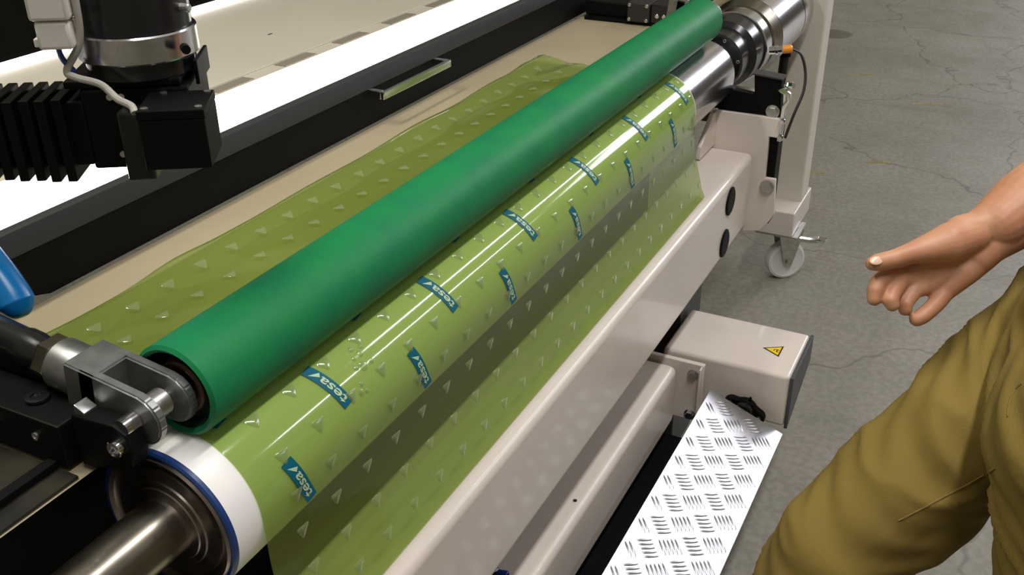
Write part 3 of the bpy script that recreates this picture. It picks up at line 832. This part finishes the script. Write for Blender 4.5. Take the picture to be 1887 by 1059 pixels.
# air bubbles trapped near the front of the film
bub = [(0.755, 57, .0035), (0.748, 50, .003), (.760, 50, .004), (.768, 54, .003), (.742, 43, .0035), (.752, 41, .006), (.766, 40, .0035), (.735, 31, .003), (.729, 26, .004), (.738, 24, .0028)]
for (u, a_, r) in bub:
    bmx = bm_new(); s = s_of_theta(a_); n = 12
    r0 = [bmx.verts.new(film_pt(u + r * math.cos(2 * PI * i / n), s + r * math.sin(2 * PI * i / n), .0002)) for i in range(n)]
    r1 = [bmx.verts.new(film_pt(u + .6 * r * math.cos(2 * PI * i / n), s + .6 * r * math.sin(2 * PI * i / n), .0011)) for i in range(n)]
    c0 = bmx.verts.new(film_pt(u, s, .0014))
    for i in range(n):
        j = (i + 1) % n; bmx.faces.new((r0[i], r0[j], r1[j], r1[i])); bmx.faces.new((r1[i], r1[j], c0))
    obj('air_bubble', bmx, FILM_C, film, 180)

# ------------------------------------------------------------------ camera head at the upper left
az = math.radians(32.6)
EF = Vector((math.cos(az), math.sin(az), 0)); ER = Vector((math.sin(az), -math.cos(az), 0)); EZ = Vector((0, 0, 1))
HP = Vector((.5913, .623, 0))
def hloc(r, f_, z): return HP + ER * r + EF * f_ + EZ * z
HM = Matrix((( ER.x, EF.x, 0, HP.x), (ER.y, EF.y, 0, HP.y), (0, 0, 1, 0), (0, 0, 0, 1)))
def hobj(name, bmx, m_, parent, label=None):
    for v in bmx.verts: v.co = HM @ v.co
    bmesh.ops.recalc_face_normals(bmx, faces=bmx.faces)
    return obj(name, bmx, m_, parent, 21, label)
t = thing('camera_head', 'black inspection camera head with steel collared motor hanging over the light strip', 'camera head', hloc(-.03, .06, 1.09))
bm = bm_new(); rbox(bm, -.0268, .0285, 0, .056, 1.108, 1.152, .0012); b1 = hobj('camera_box', bm, BLACK, t)
bm = bm_new(); rbox(bm, -.0272, .0289, -.0004, .0564, 1.1522, 1.1605, .0012); lid = hobj('box_lid', bm, BLACK, t)
for (x, y) in ((-.021, .006), (.0235, .006), (.0235, .050), (-.014, .050)):
    bm = bm_new(); lathe(bm, [(0, .0032), (.0012, .0032), (.0015, .0022)], (x, y, 1.1605), (0, 0, 1), 14); hobj('screw', bm, ZINC, lid)
bm = bm_new(); rbox(bm, -.088, .006, .0575, .150, 1.090, 1.164, .003); hobj('main_body', bm, BLACK, t)
bm = bm_new(); rbox(bm, -.052, -.0275, .030, .0572, 1.088, 1.150, .002); hobj('side_bracket', bm, BLACK_G, t)
for i in range(7):
    x0_ = -.105 - i * .0135
    bm = bm_new(); rbox(bm, x0_ - .004, x0_ + .0045, .044 - .002 * (i % 2), .104, 1.084 + .001 * i, 1.160, .001); hobj('cooling_fin', bm, BLACK, t)
bm = bm_new(); rbox(bm, -.20, -.086, .056, .100, 1.095, 1.154, .002); hobj('fin_core', bm, BLACK, t)
bm = bm_new(); rbox(bm, -.100, .0, .058, .148, 1.1645, 1.1718, .002); hobj('top_plate', bm, BLACK, t)
mc = (-.039, .094)
bm = bm_new(); lathe(bm, [(1.1865, .046), (1.1865, .0515), (1.188, .0525), (1.209, .0525), (1.2105, .0515), (1.2105, .046)], (*mc, 0), (0, 0, 1), 56, False); hobj('steel_collar', bm, STEEL, t, 'steel collar ring')
bm = bm_new(); lathe(bm, [(1.172, .047), (1.1864, .047)], (*mc, 0), (0, 0, 1), 48); hobj('motor_base', bm, BLACK_G, t)
bm = bm_new(); lathe(bm, [(1.2108, .0490), (1.36, .0490)], (*mc, 0), (0, 0, 1), 56); hobj('motor_body', bm, BLACK_G, t)
for a_ in (-.35, 1.9, 3.6):
    bm = bm_new(); lathe(bm, [(0, .004), (.008, .004), (.009, .003)], (mc[0] + .0485 * math.cos(a_), mc[1] + .0485 * math.sin(a_), 1.228), (math.cos(a_), math.sin(a_), 0), 14); hobj('motor_screw', bm, ZINC, t)
bm = bm_new(); lathe(bm, [(0, .004), (.012, .004)], (.0085, .058, 1.198), (.3, -.9, .05), 12); hobj('collar_screw', bm, BLACK, t)
bm = bm_new(); rbox(bm, .010, .0135, .075, .13, 1.160, 1.182, .001); hobj('guard_fin', bm, BLACK, t)
for (x, z) in ((-.062, 1.157), (-.052, 1.157), (-.06, 1.104), (-.03, 1.10)):
    bm = bm_new(); lathe(bm, [(0, .003), (.002, .003)], (x, .0575, z), (0, -1, 0), 12); hobj('screw', bm, ZINC, t)
bm = bm_new(); rbox(bm, -.10, .03, .08, .16, 1.36, 1.40, .004); hobj('mount_plate', bm, BLACK, t)
t = thing('cable_connector', 'white plastic cable connector with grey cable above the camera head', 'connector', hloc(-.10, .03, 1.21))
bm = bm_new(); rbox(bm, -.1030, -.0705, .02, .045, 1.232, 1.33, .003); hobj('connector_shell', bm, WPLAST, t)
bm = bm_new(); rbox(bm, -.1005, -.0725, .022, .043, 1.208, 1.2318, .003); hobj('connector_plug', bm, WPLAST, t)
bm = bm_new(); rbox(bm, -.1045, -.098, .026, .040, 1.210, 1.217, .001); hobj('latch', bm, WPLAST, t)
bm = bm_new(); tube(bm, [hloc(-.064, .03, 1.33), hloc(-.066, .032, 1.25), hloc(-.071, .036, 1.212), hloc(-.086, .036, 1.188), hloc(-.080, .034, 1.182), hloc(-.060, .032, 1.1755), hloc(-.045, .020, 1.166), hloc(-.032, .010, 1.1625), hloc(-.0285, .004, 1.158)], .0032, 10); obj('cable', bm, CABLE, t)
bm = bm_new(); tube(bm, [hloc(-.088, .032, 1.209), hloc(-.087, .034, 1.198), hloc(-.082, .040, 1.186)], .0024, 8); obj('blue_wire', bm, BLUEC, t)

# ------------------------------------------------------------------ person
def blob(name, caps, voxel, m_, parent, smooth=4, label=None, post=None, extra=None):
    bmx = bm_new()
    for (p0, r0, p1, r1) in caps:
        p0 = Vector(p0); p1 = Vector(p1); d = p1 - p0; L_ = d.length
        if L_ < 1e-6:
            bmesh.ops.create_icosphere(bmx, subdivisions=3, radius=r0, matrix=Matrix.Translation(p0)); continue
        prof = []
        for k_ in range(7):
            th = -PI / 2 + PI / 2 * k_ / 6; prof.append((r0 * math.sin(th), max(r0 * math.cos(th), 0 if k_ == 0 else 1e-5) if k_ else 0.0))
        for k_ in range(7):
            th = PI / 2 * k_ / 6; prof.append((L_ + r1 * math.sin(th), r1 * math.cos(th) if k_ < 6 else 0.0))
        lathe(bmx, prof, p0, d, 20, False)
    me = D.meshes.new(name); bmx.to_mesh(me); bmx.free()
    ob = D.objects.new(name, me); COL.objects.link(ob)
    rm = ob.modifiers.new('r', 'REMESH'); rm.mode = 'VOXEL'; rm.voxel_size = voxel
    sm = ob.modifiers.new('s', 'SMOOTH'); sm.factor = .5; sm.iterations = smooth
    dg = bpy.context.evaluated_depsgraph_get(); dg.update()
    me2 = D.meshes.new_from_object(ob.evaluated_get(dg))
    ob.modifiers.clear(); ob.data = me2; D.meshes.remove(me)
    me2.materials.clear(); me2.materials.append(m_)
    if extra:
        bmj = bm_new(); bmj.from_mesh(me2); bmj.from_mesh(extra.data); bmj.to_mesh(me2); bmj.free()
        D.objects.remove(extra)
    if post: post(me2)
    me2.shade_smooth()
    attach(ob, parent); PWORLD[ob.name] = Matrix.Identity(4)
    if label: ob['label'] = label
    return ob
person = thing('person', 'person in khaki trousers reaching a bare right hand towards the machine', 'person', (1.12, -.12, ZF))
HD = 1.20
def zp(x, y, dd=0.0): return pt(1500 + x / 2.94, 280 + y / 2.94, HD + dd)     # from a close crop of the hand
caps = []
def chain(pts):
    for a_, b_ in zip(pts, pts[1:]): caps.append((a_[0], a_[1], b_[0], b_[1]))
elbow = pt(2100, 215, 1.24); shoulder = Vector((1.33, -.23, 1.21))
wrist = zp(915, 470, .0)
# forearm (two side by side strands make it flatter at the wrist)
chain([(elbow, .043), (zp(1138, 285, .01), .0415), (zp(1010, 380, .0), .034)])
chain([(zp(1040, 330, .0), .029), (zp(880, 415, -.004), .021), (zp(800, 440, -.006), .022)])
chain([(zp(1060, 420, .004), .029), (zp(950, 510, .002), .022), (zp(880, 570, .004), .022)])
chain([(elbow, .044), (elbow + (shoulder - elbow) * .5, .050), (shoulder, .058)])
# palm
K = {'i': zp(500, 645, .008), 'm': zp(560, 690, .010), 'r': zp(618, 718, .009), 'p': zp(716, 742, .006)}
chain([(zp(870, 470, .004), .021), (zp(700, 560, .006), .018), (K['i'], .0145)])
chain([(zp(880, 500, .004), .021), (zp(720, 600, .008), .017), (K['m'], .0145)])
chain([(zp(890, 530, .004), .021), (zp(760, 630, .008), .017), (K['r'], .014)])
chain([(zp(900, 565, .004), .020), (zp(810, 650, .004), .018), (K['p'], .0135)])
# thenar mound and thumb
chain([(zp(860, 450, -.006), .022), (zp(735, 490, -.014), .0240), (zp(620, 522, -.018), .0175), (zp(510, 553, -.022), .0125)])
chain([(zp(510, 553, -.022), .0125), (zp(430, 580, -.026), .0112), (zp(345, 598, -.028), .0105), (zp(318, 604, -.028), .0085)])
# fingers
chain([(K['i'], .0135), (zp(405, 655, -.004), 0.0111), (zp(350, 705, -.012), 0.0102), (zp(332, 745, -.016), 0.0098), (zp(326, 795, -.016), 0.0086)])
chain([(K['m'], .0135), (zp(470, 690, -.002), 0.0111), (zp(425, 765, -.014), 0.0102), (zp(413, 800, -.018), 0.0098), (zp(424, 826, -.018), 0.0085)])
chain([(K['r'], .0130), (zp(546, 745, .0), 0.0105), (zp(508, 795, -.004), 0.0098), (zp(494, 822, -.006), 0.0094), (zp(494, 850, -.006), 0.0083)])
chain([(K['p'], .0125), (zp(670, 812, .002), 0.0105), (zp(626, 856, -.003), 0.0100), (zp(588, 888, -.005), 0.0098), (zp(557, 905, -.005), 0.0090)])
# upper body out of the picture: torso core, neck, head, other arm (one figure)
hipR, hipL = pt(2010, 600, 1.22), Vector((.985, -.152, .80))
chest = Vector((1.15, -.26, 1.15)); neck = Vector((1.15, -.26, 1.33)); headc = Vector((1.15, -.22, 1.47))
shL = Vector((.97, -.25, 1.21))
chain([(shoulder, .055), (Vector((1.24, -.23, 1.21)), .075), (shL, .055)])
chain([(neck, .052), (headc + Vector((0, -.02, -.06)), .058)])
chain([(chest, .10), (neck, .055)])
chain([(headc + Vector((0, -.012, .03)), .090), (headc + Vector((0, .025, -.055)), .062)])
chain([(headc + Vector((0, .085, -.01)), .008), (headc + Vector((0, .098, -.035)), .013)])
for s in (-1, 1): chain([(headc + Vector((.085 * s, -.01, .0)), .014), (headc + Vector((.082 * s, -.005, -.03)), .010)])
elL = Vector((.90, -.30, 1.05)); wrL = Vector((.90, -.42, .86))
elL = Vector((.92, -.42, .98)); wrL = Vector((.97, -.50, .75))
chain([(shL, .056), (elL, .043), (wrL, .028), (wrL + Vector((.01, .01, -.07)), .030)])
for q in range(4):
    f0 = wrL + Vector((-.030 + .021 * q, .012, -.09)); chain([(f0, .011), (f0 + Vector((.0, .015, -.045)), .009), (f0 + Vector((0, .035, -.06)), .008)])
chain([(wrL + Vector((.02, .02, -.04)), .013), (wrL + Vector((.035, .04, -.08)), .009)])
chain([(chest, .11), (Vector((1.13, -.17, .92)), .11)])
blob('body', caps, .0018, SKIN, person, 5)
# thumb nail
bm = bm_new()
nb = zp(338, 588, -.037)
xd = (zp(300, 600, -.028) - zp(400, 580, -.026)).normalized(); zd = (Vector((0, 0, HC)) - nb); zd = (zd * .75 + EZ * .55).normalized(); zd = (zd - xd * zd.dot(xd)).normalized(); yd = zd.cross(xd)
bmesh.ops.create_uvsphere(bm, u_segments=16, v_segments=8, radius=1.0)
for v in bm.verts: v.co = nb + xd * v.co.x * .0085 + yd * v.co.y * .0058 + zd * v.co.z * .0016
obj('thumb_nail', bm, NAIL, person, 180)
# eyes and hair, mouth
for s in (-1, 1):
    bm = bm_new(); bmesh.ops.create_uvsphere(bm, u_segments=12, v_segments=8, radius=.012, matrix=Matrix.Translation(headc + Vector((.032 * s, .072, .005)))); obj('eye', bm, WPLAST, person, 180)
bm = bm_new(); bmesh.ops.create_uvsphere(bm, u_segments=12, v_segments=8, radius=1, matrix=Matrix.Translation(headc + Vector((0, .078, -.062))) @ Matrix.Diagonal((.024, .012, .006, 1))); obj('mouth', bm, PINK, person, 180)
blob('hair', [(headc + Vector((0, -.03, .045)), .095, headc + Vector((0, -.055, -.01)), .080), (headc + Vector((0, .02, .06)), .072, headc + Vector((0, -.02, .06)), .085)], .006, HAIR, person)
blob('shirt', [(shoulder, .066, shL, .066), (Vector((1.22, -.22, 1.19)), .105, Vector((1.08, -.22, 1.19)), .105), (Vector((1.21, -.22, 1.13)), .115, Vector((1.20, -.20, .89)), .130), (Vector((1.09, -.22, 1.13)), .115, Vector((1.06, -.20, .89)), .130),
               (shoulder, .066, shoulder + (elbow - shoulder) * .5, .062), (shL, .066, shL + (elL - shL) * .5, .062)], .008, SHIRT, person)

# trousers: forward right leg, standing left leg
kneeR = pt(1545, 1010, 1.24); ankR = Vector((kneeR.x - .12, kneeR.y + .10, .03))
thR = pt(1780, 808, 1.22)
kneeL = Vector((.985, -.222, .40)); ankL = Vector((.99, -.30, .02))
tc_ = [(hipR, .100, thR, .086), (thR, .086, kneeR, .073), (kneeR, .073, kneeR + (ankR - kneeR) * .45, .074), (kneeR + (ankR - kneeR) * .45, .074, ankR, .070),
       (hipL, .092, kneeL, .085), (kneeL, .085, ankL, .075), (hipL, .100, hipR, .100),
       (Vector((1.01, -.20, .84)), .105, Vector((1.21, -.20, .84)), .105), (Vector((1.05, -.19, .92)), .11, Vector((1.19, -.19, .92)), .11)]
legdir = (kneeR - hipR).normalized()
def folds(me):
    import mathutils
    nz = mathutils.noise
    PN = [(v.co.copy(), v.normal.copy()) for v in me.vertices]
    for v, (p, n_) in zip(me.vertices, PN):
        # creases radiating from the hip and across the knee
        q = Vector((p.dot(legdir) * 1.0, p.x * 2.2 - p.z * 1.2, p.y * 2.2))
        a_ = nz.noise(Vector((q.x * 13 + q.y * 5, q.y * 3.0, q.z * 3.0))) + .5 * nz.noise(Vector((q.x * 30 + q.y * 12, q.y * 6, q.z * 5)))
        a_ = 1 - abs(a_) * 2.2
        d = .009 * a_ + .006 * nz.noise(p * 9)
        v.co = p + n_ * d
    me.update()
tr = blob('trousers', tc_, .006, KHAKI, person, 6, 'khaki cotton trousers', folds)
# pocket seam on the near hip
from mathutils.bvhtree import BVHTree
bt = BVHTree.FromPolygons([v.co[:] for v in tr.data.vertices], [p.vertices[:] for p in tr.data.polygons])
def on_cloth(px, py):
    o_ = Vector((0, 0, HC)); d_ = (pt(px, py, 1.0) - o_).normalized()
    h_ = bt.ray_cast(o_, d_)
    return h_[0] + h_[1] * .0004 if h_[0] else None
for nm, line in (('inseam', [(1835, 862), (1790, 888), (1745, 912), (1700, 936), (1650, 962)]), ('pocket_seam', [(1884, 706), (1872, 716), (1864, 730), (1859, 748), (1857, 770)])):
    dense = []
    for (x0_, y0_), (x1_, y1_) in zip(line, line[1:]): dense += [(x0_ + (x1_ - x0_) * k_ / 8, y0_ + (y1_ - y0_) * k_ / 8) for k_ in range(8)]
    P_ = [q_ for q_ in (on_cloth(*q) for q in dense) if q_]
    if len(P_) > 2:
        bm = bm_new(); tube(bm, P_, .0010, 6, 2); obj(nm, bm, KSEAM, person, 60)
for (a_, sgn) in ((ankR, 'r'), (ankL, 'l')):
    f0 = Vector((a_.x, a_.y, ZF + .045))
    blob('shoe', [(f0 + Vector((0, -.05, 0)), .042, f0 + Vector((0, .06, -.002)), .042), (f0 + Vector((0, .06, -.004)), .040, f0 + Vector((-.01, .17, -.008)), .036), (f0, .045, f0 + Vector((0, 0, .07)), .048)], .006, SHOE, person)
